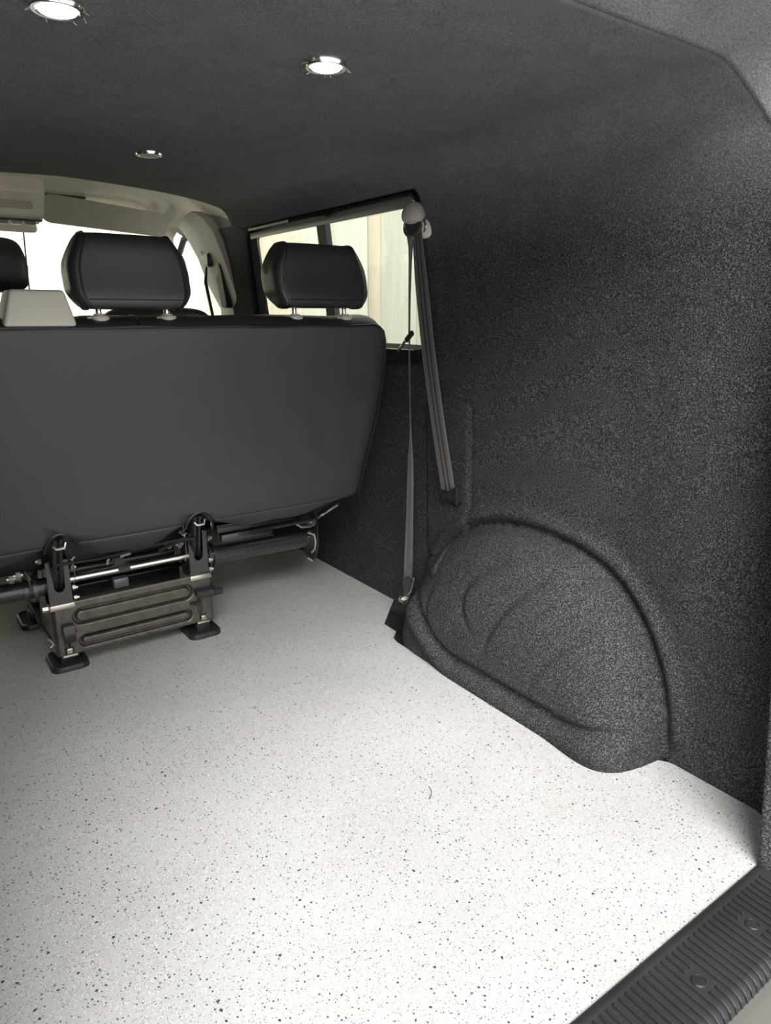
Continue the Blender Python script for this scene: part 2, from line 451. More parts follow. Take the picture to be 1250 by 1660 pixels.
# body profile (y, z) swept along x
SX0, SX1 = -.11, 1.205
pr = [(.480, -.012), (.479, .004), (.474, .0065), (.465, .006), (.458, .004), (.372, .004), (.362, .002), (.355, -.004), (.351, -.012), (.351, -.03)]
def sillfn(u, v):
    i = v * (len(pr) - 1); k = min(int(i), len(pr) - 2); f = i - k
    y = pr[k][0] * (1 - f) + pr[k + 1][0] * f; z = pr[k][1] * (1 - f) + pr[k + 1][1] * f
    return (SX0 + u * (SX1 - SX0), y, z)
sb = grid('plate', sillfn, 60, len(pr) - 1, 'sill', sp)
SPC = .0153
screws = [(1.060, .414), (.888, .408), (.55, .410), (.21, .408), (.04, .414)]
b = B(); x = SX1 - .03
while x > SX0 + .02:
    y0, y1 = .462, .3545
    near = [s for s in screws if abs(s[0] - x) < .019]
    segs = [(y0, y1)]
    if near:
        sy = near[0][1]; segs = [(y0, sy + .018), (sy - .020, y1)]
    for a, c in segs:
        hw = .0024
        top = [(a - .003, .0078), (.372, .0078) if c < .37 else (c + .001, .0078)]
        if c < .37:
            line = [(a, .003), (a - .003, .0078), (.370, .0078), (.360, .0055), (.353, -.001), (.3500, -.0125)]
        else: line = [(a, .003), (a - .003, .0078), (c + .003, .0078), (c, .003)]
        n = len(line); vv = []
        for yy, zz in line: vv += [(x - hw, yy, zz), (x - hw * .55, yy, zz + .0012), (x + hw * .55, yy, zz + .0012), (x + hw, yy, zz)]
        ff = []
        for i in range(n - 1):
            for k in range(3): ff.append((i * 4 + k, i * 4 + k + 1, i * 4 + k + 5, i * 4 + k + 4))
        ff += [(0, 3, 2, 1), (n * 4 - 4, n * 4 - 3, n * 4 - 2, n * 4 - 1)]
        # sides down to the plate
        b._add(vv, ff)
    x -= SPC
b.build('ribs', 'sill', sp)
for sx, sy in screws:
    b = B(); b.lathe([(.0118, .003), (.0118, .0052), (.0108, .0060), (.0102, .0050), (.0092, .0058), (.001, .0060)], (sx, sy, 0), 2, 24)
    b.build('screw_cap', 'sill', sp)
b = B(); b.prism([(.358, -.012), (.346, -.0125), (.330, -.018), (.285, -.034), (.270, -.048), (.262, -.068), (.262, -.10), (.30, -.12), (.40, -.12), (.40, -.030), (.358, -.030)], SX0 - .1, SX1 + .12, axis=0, bev=.003)
b.build('lower_edge', 'lip', sp)
settle(sp)
bp = thing('rear_bumper', 'dark rear bumper step with parallel ridges below the sill plate', 'bumper', (CX, .12, -.16))
b = B(); b.prism([(.30, -.115), (.262, -.105), (.06, -.125), (.03, -.16), (.03, -.40), (.30, -.40)], -.45, 1.55, axis=0, bev=.006); b.build('shell', 'plastic', bp)
b = B()
for k in range(9): b.box((-.40, .235 - k * .020, -.1135 - k * .0019), (1.5, .243 - k * .020, -.1035 - k * .0019), .0015)
b.build('ridges', 'lip', bp)
settle(bp)

# ------------------------------------------------------------------ side windows
def side_window(name, sg, detailed):
    def mx(x): return x if sg > 0 else 2 * CX - x
    root = bpy.data.objects.new(name, None); COL.objects.link(root); root['kind'] = 'structure'; root.empty_display_size = .05
    root.location = (mx(1.40), (WY0 + WY1) / 2, WZ0)
    def xw(z, o=0): return mx(1.405 - .04 * max(0, (z - .9) / .4) ** 1.3 + o)
    # black surround: loft of rounded rectangles
    loops = [((WY0 - .04, WY1 + .04, WZ0 - .05, WZ1 + .045, .08), .02), ((WY0 - .012, WY1 + .012, WZ0 - .02, WZ1 + .012, .055), -.004), ((WY0 - .004, WY1 + .004, WZ0 - .012, WZ1 + .004, .05), -.016),
             ((WY0 + .006, WY1 - .008, WZ0 + .03, WZ1 - .004, .05), -.010), ((WY0 + .010, WY1 - .014, WZ0 + .045, WZ1 - .012, .045), .012), ((WY0 + .010, WY1 - .014, WZ0 + .045, WZ1 - .012, .045), .03)]
    vs = []; n = None
    for a, o in loops:
        P = rrect(*a); n = len(P); vs += [(xw(z, o), y, z) for y, z in P]
    fs = [(k * n + i, k * n + (i + 1) % n, (k + 1) * n + (i + 1) % n, (k + 1) * n + i) for k in range(len(loops) - 1) for i in range(n)]
    fromdata('window_frame', vs, fs, 'gloss', root, True, 40)
    # glass
    for (y0, y1, o) in ((WY0 + .011, 2.31, .014), (2.29, WY1 - .015, .006)):
        def g(u, v): z = WZ0 + .045 + v * (WZ1 - .012 - WZ0 - .045); return (xw(z, o), y0 + u * (y1 - y0), z)
        grid('pane', g, 2, 8, 'glass', root)
    # divider between fixed and sliding pane
    vs = []; fs = []
    for k in range(9):
        z = WZ0 + .035 + k / 8 * (WZ1 - .005 - WZ0 - .035)
        for y, o in ((2.275, .016), (2.275, -.006), (2.335, -.006), (2.335, .016)): vs.append((xw(z, o), y, z))
    for k in range(8):
        for i in range(4): fs.append((k * 4 + i, k * 4 + (i + 1) % 4, k * 4 + 4 + (i + 1) % 4, k * 4 + 4 + i))
    fromdata('divider', vs, fs, 'rubber', root, False)
    if detailed:
        # grey slide rail below the top edge and the strip beneath the glass
        b = B(); z = WZ1 - .022
        for (ya, yb, zz, h, mt) in ((WY0 + .035, WY1 - .03, WZ1 - .026, .011, 'rail'),):
            x0 = xw(zz, -.016); b.box((x0, ya, zz - h), (x0 + .010, yb, zz + h), .002)
        b.build('slide_rail', 'rail', root)
        b = B(); x0 = xw(WZ1 - .005, -.022); b.box((x0, 2.52, WZ1 - .006), (x0 + .006, WY1 - .03, WZ1 + .004), .002); b.build('edge_strip', 'beige', root)
        b = B(); x0 = xw(.9, -.012); b.box((x0 - .004, 1.80, .893), (x0 + .002, 2.2, .8965), .001); b.build('bright_strip', 'chrome', root)
        # small print etched in the corner of the glass
        b = B(); x0 = xw(.945, .0125)
        rr = random.Random(3)
        for row, (zz, wd, hh) in enumerate(((.972, .012, .0026), (.966, .014, .0026), (.955, .006, .003), (.946, .030, .0022), (.941, .032, .0022), (.935, .022, .0022), (.930, .014, .003))):
            y = 1.775 - wd / 2 + .01
            while y < 1.785 + wd / 2:
                ww = rr.choice((.0012, .0018, .0024)); xx = xw(zz, .0128)
                b.box((xx - .0003, y, zz), (xx + .0003, y + ww, zz + hh)); y += ww + .0009
        b.build('etched_marking', 'trim_dark', root)
    for ch in root.children: ch.location -= root.location
    return root
side_window('window_1', 1, True)

# ------------------------------------------------------------------ cab shell seen over the bench
def ztop(x, y):
    d = abs(x - CX)
    z = 1.435 + .135 * ss(2.5, 3.5, y) - .07 * ss(3.45, 3.85, y)
    return z - .16 * max(0, (d - .48) / .36) ** 2.2
def headfn(u, v):
    x = CX + (u - .5) * 1.66; y0 = yfront(x) - .03 + .10*ss(.70,.83,abs(x-CX)); y = y0 + v * (3.86 - .25 * (x - CX) ** 2 - y0)
    z = ztop(x, y)
    # oval recess of the grab handle near the door
    r = sqrt(((x - 1.24) / .05) ** 2 + ((y - 3.62) / .13) ** 2)
    z += .025 * ss(1.0, .75, r)
    return (x, y, z)
hl = grid('trim_3', headfn, 110, 90, 'headlining'); struct(hl)
# windscreen header roll and pillars
b = B(); P = []
for k in range(25):
    x = CX + (k / 24 - .5) * 1.56; P.append((x, 3.87 - .25 * (x - CX) ** 2, ztop(x, 3.85) - .002))
b.tube(P, .022, 10); struct(b.build('trim_4', 'headlining'))
def cab_side(sg, nm):
    mx = lambda x: x if sg > 0 else 2 * CX - x
    def xs(z): return 1.42 - .115 * ss(.95, 1.5, z) 
    # beige B pillar trim: outline in (y, z)
    rear = [(3.09, .0), (3.09, .6), (3.075, 1.03), (3.10, 1.25), (3.13, 1.36), (3.17, 1.42), (3.27, 1.455)]
    front = [(3.36, .0), (3.36, .6), (3.335, 1.03), (3.345, 1.15), (3.36, 1.26), (3.40, 1.35), (3.48, 1.405)]
    vs = []; fs = []
    xx = [xs(z) for _, z in rear]
    for i, ((yr, zr), (yf, zf)) in enumerate(zip(rear, front)):
        xr = xs(zr) - (.03 if zr < 1.4 else .05)
        pts = [(xr + .05, yr, zr), (xr, yr + .004, zr), (xr - .012, yr + .35 * (yf - yr), zr * .65 + zf * .35), (xr - .010, yr + .8 * (yf - yr), zr * .2 + zf * .8), (xr + .012, yf, zf), (xr + .05, yf, zf)]
        vs += [(mx(a), c, d) for a, c, d in pts]
    for i in range(len(rear) - 1):
        for k in range(5): fs.append((i * 6 + k, i * 6 + k + 1, i * 6 + 7 + k, i * 6 + 6 + k))
    return fs, vs, mx, xs
fs, vs, mx, xs = cab_side(1, 'r'); struct(fromdata('trim_5', vs, fs, 'beige', None, True, 45))
# darker upper flap of the pillar trim
fl = B(); fl.prism([(3.00, 1.425), (3.12, 1.475), (3.52, 1.55), (3.44, 1.49), (3.34, 1.45), (3.24, 1.36), (3.20, 1.22), (3.165, 1.03), (3.06, 1.03), (3.07, 1.30)], 1.335, 1.350, axis=0, bev=.003)
# shear the flap so that it leans in with the wall
for v in fl.bm.verts: v.co.x = v.co.x + .05 * ss(1.45, 1.03, v.co.z) - .045 * ss(1.42, 1.55, v.co.z)
struct(fl.build('trim_6', 'taupe'))
fs, vs, mx, xs = cab_side(-1, 'l'); struct(fromdata('trim_7', vs, fs, 'beige', None, True, 45))
# door uppers, A pillars and front closing panels
for sg, nm in ((1, 'door_1'), (-1, 'door_2')):
    mx = lambda x: x if sg > 0 else 2 * CX - x
    r = bpy.data.objects.new(nm, None); COL.objects.link(r); r['kind'] = 'structure'; r.location = (mx(1.42), 3.8, 0); r.empty_display_size = .05
    b = B(); lo, hi = sorted((mx(1.40), mx(1.46))); b.box((lo, 3.30, -.3), (hi, 4.60, .965), .02); b.build('door_panel', 'plastic', r)
    P = [(mx(1.43), 3.37, .95), (mx(1.42), 3.37, 1.18), (mx(1.40), 3.40, 1.31), (mx(1.385), 3.46, 1.375), (mx(1.375), 3.55, 1.395), (mx(1.37), 3.70, 1.375), (mx(1.385), 3.88, 1.27), (mx(1.41), 4.22, .97)]
    b = B(); b.tube(P, .016, 10); b.build('window_seal', 'rubber', r)
    vs = [(mx(1.435), 3.37, .95), (mx(1.40), 3.42, 1.33), (mx(1.385), 3.56, 1.39), (mx(1.385), 3.72, 1.37), (mx(1.43), 4.25, .95)]
    fromdata('pane', vs, [(0, 1, 2, 3, 4)], 'glass', r, False)
    for ch in r.children: ch.location -= r.location
    b = B(); b.tube([(mx(1.27), 3.74, 1.46), (mx(1.31), 3.80, 1.40), (mx(1.36), 3.95, 1.27), (mx(1.40), 4.34, .93)], [.045, .042, .036, .036], 12)
    struct(b.build('trim_8' if sg > 0 else 'trim_9', 'headlining'))
ws = bpy.data.objects.new('window_2', None); COL.objects.link(ws); ws['kind'] = 'structure'; ws.location = (CX, 4.2, .9)
def wsf(u, v):
    x = CX + (u - .5) * 1.68; return (x, 3.885 + .62 * (1 - v) - .3 * (x - CX) ** 2, .92 + .56 * v - .1 * max(0, abs(x - CX) - .4) * v)
o = grid('windscreen', wsf, 16, 6, 'glass', ws); o.location -= ws.location
da = thing('dashboard', 'dark dashboard ledge below the windscreen in the cab', 'dashboard', (CX, 4.25, .6))
b = B(); b.prism([(3.95, .55), (3.98, .80), (4.10, .88), (4.5, .90), (4.62, .86), (4.62, .40), (4.1, .40)], -.28, 1.38, axis=0, bev=.02); b.build('top_pad', 'plastic', da); settle(da)
# roof skin and flank skins close the shell so no light leaks
b = B(); b.prism([(.70, 1.50), (3.9, 1.66), (3.9, 1.68), (.70, 1.54)], -.40, 1.50, axis=0); struct(b.build('trim_10', 'plastic'))

# sun visor and overhead console
sv = thing('sun_visor', 'beige folded sun visor above the windscreen beside the ceiling console', 'visor', (1.0, 3.72, 1.5))
vis = rrect(0, .58, 0, .118, .045, 8)
# taper towards the door end
b = B(); pts = []
for u, v in vis: pts.append((u, v * (1 - .12 * (u / .53))))
b.prism([(u + .700, v + 1.378) for u, v in pts], 3.668, 3.692, axis=1, bev=.006)
for v in b.bm.verts: v.co.y += (v.co.z - 1.397) * -.35; v.co.z += .035 * (1 - (v.co.x - .700) / .58)
b.build('flap', 'visor', sv)
b = B(); b.box((.72, 3.645, 1.518), (.90, 3.660, 1.530), .004); b.build('hinge_slot', 'trim_dark', sv)
settle(sv)
oc = thing('overhead_console', 'beige overhead console with switches at the left edge above the windscreen', 'console', (.45, 3.65, 1.45))
b = B(); b.prism([(3.50, 1.60), (3.50, 1.515), (3.58, 1.415), (3.64, 1.395), (3.80, 1.41), (3.84, 1.60)], .36, .700, axis=0, bev=.014); b.build('housing', 'headlining', oc)
b = B()
rot = Matrix.Rotation(-.57, 3, 'X')
b.prism(rrect(.40, .645, -.040, .022, .006, 3), -.003, .003, axis=1, bev=.001)
for v in b.bm.verts: v.co = Vector((0, 3.536, 1.473)) + rot @ Vector((v.co.x, v.co.y - .001, v.co.z))
for v in b.bm.verts: pass
b.build('lid', 'visor', oc)
b = B(); b.box((.39, 3.588, 1.400), (.69, 3.60, 1.408), .002); b.build('seam', 'trim_dark', oc)
for k in range(4):
    b = B(); b.box((.46 + k * .055, 3.60, 1.386), (.50 + k * .055, 3.64, 1.402), .004); b.build('switch', 'taupe' if k % 2 else 'beige', oc)
settle(oc)
mr = thing('rear_view_mirror', 'pale mirror with a thin dark cable below it, just under the overhead console', 'mirror', (.60, 3.82, 1.3))
b = B(); b.tube([(.655, 3.86, 1.42), (.655, 3.90, 1.20), (.655, 3.92, 1.0)], .0035, 8); b.build('cable', 'rubber', mr)
b = B(); b.prism(rrect(.45, .705, 1.375, 1.42, .015, 4), 3.80, 3.83, axis=1, bev=.005); b.build('shell', 'headlining', mr)
settle(mr)

# front seats
def front_seat(name, x0, label, hw):
    t = thing(name, label, 'seat', (x0, 3.15, 0), 'front seats in the cab')
    def hb(u, v):
        a = 2 * pi * u; b_ = (v - .5) * 2
        s = (1 - abs(b_) ** 4) ** .25 if abs(b_) < 1 else 0
        def se(c, p): return math.copysign(abs(c) ** p, c)
        return (x0 + b_ * .135 * (1 - .1 * ss(0, 1, sin(a))), 3.12 + .055 * s * se(cos(a), .7), 1.185 + .10 * s * se(sin(a), .7))
    grid('headrest', hb, 32, 24, 'vinyl', t)
    for d in (-.06, .06):
        b = B(); b.tube([(x0 + d, 3.12, 1.0), (x0 + d, 3.12, 1.11)], .006, 8); b.build('post', 'chrome', t)
    def bb(u, v):
        a = 2 * pi * u; b_ = (v - .5) * 2
        s = (1 - abs(b_) ** 6) ** (1 / 6) if abs(b_) < 1 else 0
        def se(c, p): return math.copysign(abs(c) ** p, c)
        return (x0 + b_ * hw, 3.14 + .06 * s * se(cos(a), .6), .72 + .315 * s * se(sin(a), .5))
    grid('backrest', bb, 40, 40, 'vinyl', t)
    b = B(); b.box((x0 - hw, 3.15, .30), (x0 + hw, 3.62, .46), .04); b.build('seat', 'vinyl', t)
    b = B(); b.box((x0 - hw + .04, 3.16, 0), (x0 + hw - .04, 3.55, .31), .01); b.build('seat_base', 'plastic', t)
    settle(t)
front_seat('driver_seat', 1.02, 'black front seat mostly hidden behind the middle bench headrest', .255)
front_seat('passenger_seat', .395, 'black front seat whose headrest shows at the left edge behind the beige belt housing', .24)

# front belt on the B pillar
fb = thing('front_seat_belt', 'black front seat belt hanging from the beige cab pillar', 'belt', (1.36, 3.2, 1.25))
b = B(); b.prism(rrect(3.135, 3.205, 1.035, 1.235, .02, 4), 1.325, 1.372, axis=0, bev=.004)
for v in b.bm.verts: v.co.x += .03 * ss(1.3, 1.0, v.co.z) - .012
b.build('height_adjuster', 'rubber', fb)
b = B(); b.prism(rrect(3.19, 3.25, 1.215, 1.275, .015, 4), 1.285, 1.315, axis=0, bev=.005); b.build('belt_guide', 'plastic', fb)
b = B(); b.tube([(1.295, 3.23, 1.235), (1.29, 3.245, 1.15), (1.30, 3.23, 1.05), (1.33, 3.18, .75), (1.36, 3.15, .4)], [.004, .008, .007, .008, .01], 6); b.build('webbing', 'web_dark', fb)
b = B(); b.tube([(1.292, 3.24, 1.24), (1.285, 3.26, 1.275), (1.29, 3.28, 1.30)], .0025, 6); b.build('clip', 'zinc', fb)
settle(fb)

# ------------------------------------------------------------------ rear bench
bench = thing('rear_bench_seat', 'black vinyl rear bench seat seen from behind, bolted through a hinged steel floor frame', 'bench seat', (CX, 2.1, 0))
BXL, BXR = -.15, 1.256
prof = [(1.846, .436), (1.838, .455), (1.824, .52), (1.803, .62), (1.785, .72), (1.769, .82), (1.755, .90), (1.7465, .955), (1.7465, .972), (1.757, .986), (1.78, .998), (1.815, 1.003), (1.85, .999), (1.88, .985), (1.905, .955), (1.925, .90), (1.95, .78), (1.975, .64), (1.995, .52), (1.99, .45), (1.95, .425), (1.90, .424)]
def refine(P, k=2):
    for _ in range(k):
        Q = []
        n = len(P)
        for i in range(n):
            a, b_ = P[i], P[(i + 1) % n]
            Q += [(a[0] * .75 + b_[0] * .25, a[1] * .75 + b_[1] * .25), (a[0] * .25 + b_[0] * .75, a[1] * .25 + b_[1] * .75)]
        P = Q
    return P
PR = refine(prof, 1); npf = len(PR); cyp, czp = 1.86, .72
def xright(z): return BXR - .042 * ss(.80, .42, z) - .010 * ss(.93, 1.0, z)
stations = [0, .003, .008, .016, .028, .045, .07, .12, .2] + [.3 + .05 * k for k in range(9)] + [.8, .88, .93, .955, .972, .984, .992, .997, 1.0]
vs = []; fs = []
for u in stations:
    d = min(u, 1 - u) * (BXR - BXL)
    k = 1 - (max(0, 1 - d / .045)) ** 2.4 * .50
    kz = 1 - (max(0, 1 - d / .06)) ** 2.6 * .085
    for (y, z) in PR:
        ky = k
        yy = cyp + (y - cyp) * k if y > cyp else y + .018 * (max(0, 1 - d / .045)) ** 2
        zz = czp + (z - czp) * kz if z > czp else z + (czp - z) * (1 - kz) * .5
        # gentle puckers along the top
        x = BXL + u * (xright(z) - BXL)
        yy += .0025 * sin(x * 21 + z * 3) * ss(.6, .95, z) * ss(1.1, 1.0, z) * 0.6 + .006 * sin(x * 2.3) * ss(.9, .6, z) * ss(.45, .6, z)
        if zz > .985: zz += .0025 * sin(x * 33) - .010 * gs(x - .31, .09)
        vs.append((x, yy, zz))
ns = len(stations)
for i in range(ns - 1):
    for k in range(npf): fs.append((i * npf + k, i * npf + (k + 1) % npf, (i + 1) * npf + (k + 1) % npf, (i + 1) * npf + k))
fs += [tuple(range(npf)), tuple(range((ns - 1) * npf + npf - 1, (ns - 1) * npf - 1, -1))]
bk = fromdata('backrest', vs, fs, ['back_vinyl', 'vinyl'], bench, True, 60)
for p in bk.data.polygons:
    if p.center.z > .979 or p.center.y > 1.90 : p.material_index = 1
# piping along the top and down the sides
b = B(); P = []
for k in range(80):
    x = BXL + .05 + k / 79 * (BXR - BXL - .105); P.append((x, 1.7445 + .0015 * sin(x * 21), .974 + .0012 * sin(x * 27)))
P += [(BXR - .035, 1.7455, .969), (BXR - .018, 1.749, .956), (BXR - .006, 1.757, .93), (BXR + .000, 1.766, .88), (xright(.8) + .001, 1.783, .80), (xright(.7) + .001, 1.80, .70), (xright(.6), 1.82, .60), (xright(.5), 1.842, .50), (xright(.45) - .004, 1.855, .445)]
b.tube(P, .0034, 8); b.build('piping', 'thread', bench)
b = B(); b.tube([(.524, 1.7455, .976), (.525, 1.757, .989), (.526, 1.79, 1.0005), (.527, 1.84, 1.001)], .0016, 6); b.build('top_seam', 'thread', bench)
# folded vinyl roll under the back, with openings for the hinge brackets
def flap(x0, x1, sag, lab):
    def fn(u, v):
        x = x0 + u * (x1 - x0); a = v * 1.0
        e = 1 - abs(2 * u - 1) ** 3.0
        dep = (.012 + sag * e)
        y = 1.848 + .022 * sin(a * pi * .5) + .10 * a ** 1.6; z = .440 - dep * sin(min(1, a * 1.15) * pi * .5) + .004 * sin(x * 40 + a * 3) * a
        return (x, y, z + .01 * max(0, a - .85) * 6)
    o = grid('lower_flap', fn, 60, 14, 'back_vinyl', bench)
    md = o.modifiers.new('t', 'SOLIDIFY'); md.thickness = .004
flap(-.15, .262, .052, ''); flap(.345, .622, .058, ''); flap(.715, 1.150, .045, '')
# real openings cut for the hinge brackets
cutters = []
for xc, tp in ((.303, .472), (.667, .470)):
    ar = [(xc - .042, .36)] + [(xc - .040 * cos(pi * k / 12) * (1 - .25 * sin(pi * k / 12)), .425 + (tp - .425) * sin(pi * k / 12) ** .8) for k in range(13)] + [(xc + .042, .36)]
    b = B(); b.prism(ar, 1.78, 1.925, axis=1); cutters.append(b.build('cutter', 'rubber', bench))
    b = B(); P = []
    for x, z in ar[1:-1]:
        y = 1.8455 - (z - .436) * .20; P.append((x, y - .002, z))
    b.tube(P, .0034, 6); b.build('cutout_rim', 'thread', bench)
for c in cutters:
    md = bk.modifiers.new('cut', 'BOOLEAN'); md.object = c; md.operation = 'DIFFERENCE'; md.solver = 'EXACT'
dg = bpy.context.evaluated_depsgraph_get(); me2 = bpy.data.meshes.new_from_object(bk.evaluated_get(dg))
bk.modifiers.clear(); bk.data = me2
for c in cutters: bpy.data.objects.remove(c)
# seat cushion and pan
b = B(); b.box((BXL, 2.06, .375), (1.20, 2.55, .50), .045, seg=4); b.build('seat', 'vinyl', bench)
b = B(); b.box((BXL + .03, 2.14, .285), (.755, 2.50, .380), .006); b.build('seat_pan', 'rubber', bench)

# headrests
def headrest(x0, W_, dz):
    yc, zc = 1.805, 1.100 + dz
    def se(c, p): return math.copysign(abs(c) ** p, c)
    def pt(a, b_, s, grow=0):
        ca, sa = se(cos(a), .55), se(sin(a), .55)
        z = sa * (.086 * s + grow); hw = W_ - .026 * ss(.0, .085, z) - .012 * ss(-.04, -.085, z)
        y = ca * (.058 * s + grow) - .010 * (z / .08) ** 2 + .016 * (z / .08)
        return (x0 + b_ * hw, yc + y, zc + z)
    def fn(u, v):
        q = abs(v - .5) * 2; sg = 1 if v > .5 else -1
        if q < .4: b_, s = q / .4 * .84, 1.0 - .02 * (q / .4) ** 4
        else:
            a = (q - .4) / .6 * pi / 2; b_ = .84 + .16 * sin(a); s = .98 * max(cos(a), 0.0) ** .42
        return pt(2 * pi * u, sg * b_, max(s, .004))
    h = grid('headrest', fn, 64, 60, 'vinyl', bench)
    for sg in (-1, 1):
        b = B(); s = .98
        P = [pt(2 * pi * k / 60, sg * .845, s, .0012) for k in range(60)]
        b.tube(P, .0026, 6, closed=True); b.build('piping', 'thread', h)
    b = B(); s = 1.0
    P = [pt(2 * pi * (.60 + .0) , -.8 + 1.6 * k / 20, .985, .0008) for k in range(21)]
    b.tube(P, .0016, 6); b.build('seam', 'thread', h)
    for d in (-.078, .084):
        b = B(); b.tube([(x0 + d, 1.785, .96), (x0 + d, 1.790, 1.06)], .0068, 14); b.build('post', 'chrome', h)
        b = B(); b.lathe([(.010, -.004), (.021, -.002), (.0225, .004), (.020, .009), (.013, .011), (.0125, .014), (.007, .015)], (x0 + d, 1.783, .9905), 2, 24)
        b.box((x0 + d - .030, 1.774, .988), (x0 + d - .012, 1.792, .998), .003)
        b.build('post_guide', 'beige', h)
for x0, W_, dz in ((.520, .141, 0), (1.040, .148, .006), (-.10, .145, 0)): headrest(x0, W_, dz)
# beige belt housing on the bench top
b = B(); b.box((.230, 1.736, .977), (.382, 1.86, 1.056), .009, seg=4)
for v in b.bm.verts:
    t = (v.co.z - .977) / .079; v.co.x = .306 + (v.co.x - .306) * (1 - .27 * t) + .004 * t
    if v.co.y < 1.8: v.co.y += .022 * t
bh = b.build('belt_housing', 'beige', bench, 50); bh['label'] = 'beige plastic belt outlet on the bench top'

# axle tubes
AY, AZ = 2.10, .245
b = B(); b.tube([(-.15, AY, AZ + .010), (.30, AY, AZ + .004)], .027, 20); b.tube([(.255, AY, AZ + .004), (.266, AY, AZ + .004)], .040, 24); b.tube([(.232, AY, AZ + .004), (.242, AY, AZ + .004)], .033, 24)
b.build('axle_tube', 'steel', bench)
b = B(); b.tube([(.76, AY, AZ - .002), (1.165, AY, AZ - .010)], .030, 22); b.tube([(.772, AY, AZ), (.780, AY, AZ)], .045, 26); b.tube([(.790, AY, AZ), (.796, AY, AZ)], .040, 26)
b.build('axle_tube', 'steel', bench)
b = B(); b.tube([(.335, 2.085, .262), (.70, 2.085, .262)], .0115, 16); rd = b.build('cross_rod', 'rod', bench); rd['label'] = 'bright steel cross rod'
b = B(); b.tube([(.34, 2.16, .290), (.70, 2.16, .290)], .009, 12); b.tube([(.34, 2.20, .25), (.70, 2.20, .25)], .016, 12); b.build('cross_rod', 'steel', bench)
b = B(); b.box((.33, 2.24, .08), (.73, 2.25, .215), .004); b.box((.36, 2.17, .200), (.72, 2.28, .206), .002); b.build('rear_cross_plate', 'steel', bench)
# end plate by the wall with diagonal arm
b = B(); P = [(2.065, .165), (2.11, .150), (2.155, .175), (2.165, .24), (2.15, .30), (2.12, .345), (2.05, .345), (2.045, .30), (2.04, .22)]
b.prism(P, 1.160, 1.166, axis=0, bev=.002); b.prism([(2.14, .29), (1.94, .40), (1.92, .44), (2.16, .44)], 1.163, 1.169, axis=0, bev=.002)
b.tube([(1.145, AY, AZ - .01), (1.160, AY, AZ - .01)], .043, 22)
b.build('end_plate', 'steel', bench)
b = B(); b.tube([(1.172, 2.128, .278), (1.172, 2.02, .338), (1.170, 1.915, .398)], .0045, 8); b.build('plate_edge', 'chrome', bench)
b = B(); b.tube([(1.140, 2.06, .305), (1.156, 2.06, .305)], .016, 6); b.tube([(1.134, 2.06, .305), (1.146, 2.06, .305)], .008, 10); b.build('bolt', 'zinc', bench)
b = B()
b.tube([(1.075, 2.05, .318), (1.10, 2.045, .300), (1.135, 2.045, .296), (1.158, 2.05, .310)], .005, 8); b.tube([(1.130, 2.055, .272), (1.152, 2.05, .262), (1.158, 2.052, .235), (1.158, 2.06, .205), (1.150, 2.07, .19)], .005, 8)
b.tube([(1.135, 2.07, .172), (1.150, 2.065, .160), (1.165, 2.075, .165), (1.170, 2.07, .20)], .004, 8)
b.build('retaining_spring', 'zinc', bench)
b = B(); b.box((.83, 2.13, .30), (1.13, 2.19, .33), .004); b.box((.80, 2.02, .305), (.98, 2.05, .33), .004); b.tube([(.82, 2.03, .322), (1.14, 2.03, .322)], .006, 8); b.build('under_rail', 'steel', bench)
settle_later = True

# floor frame: pressed front panel with two long beads
def panel():
    x0, x1, z0, z1 = .290, .760, .052, .212
    NX, NZ = 300, 108
    def sd(x, z, a, b_, c, d, r): return rdist(x, z, a, b_, c, d, r)
    def fn(u, v):
        x = x0 + u * (x1 - x0); z = z0 + v * (z1 - z0)
        y = 2.030
        for (a, b_, c, d, r) in ((.343, .695, .1395, .1865, .0234), (.352, .688, .068, .102, .0169)):
            q = abs(sd(x, z, a, b_, c, d, r) + .003)
            y += .015 * ss(.0072, .0038, q)
        # slot round each locking lever
        for (a, b_, c, d) in ((.310, .326, .078, .150), (.710, .724, .080, .150)):
            y += .012 * ss(.001, -.002, sd(x, z, a, b_, c, d, .007))
        for (a, b_, c, d) in ((.324, .345, .116, .127), (.684, .712, .116, .127)):
            y += .010 * ss(.001, -.002, sd(x, z, a, b_, c, d, .005))
        for (a, b_, c, d) in ((.309, .333, .054, .078), (.713, .735, .056, .080)):
            y += .008 * ss(.001, -.002, sd(x, z, a, b_, c, d, .004))
        # rolled outer edges
        e = min(x - x0, x1 - x, z1 - z + .004, z - z0 + .004)
        y += .012 * max(0, 1 - e / .008) ** 2
        return (x, y, z)
    o = grid('front_panel', fn, NX, NZ, 'worn_steel', bench)
    md = o.modifiers.new('t', 'SOLIDIFY'); md.thickness = -.0025
    o['label'] = 'worn brownish pressed steel panel with two long beads'
    return o
fp = panel()
for sg, xa in ((-1, .288), (1, .758)):
    b = B(); b.prism([(2.036, .052), (2.20, .020), (2.24, .03), (2.24, .16), (2.17, .30), (2.10, .31), (2.045, .215)], xa, xa + .004, axis=0, bev=.001); b.build('side_plate', 'steel', bench)
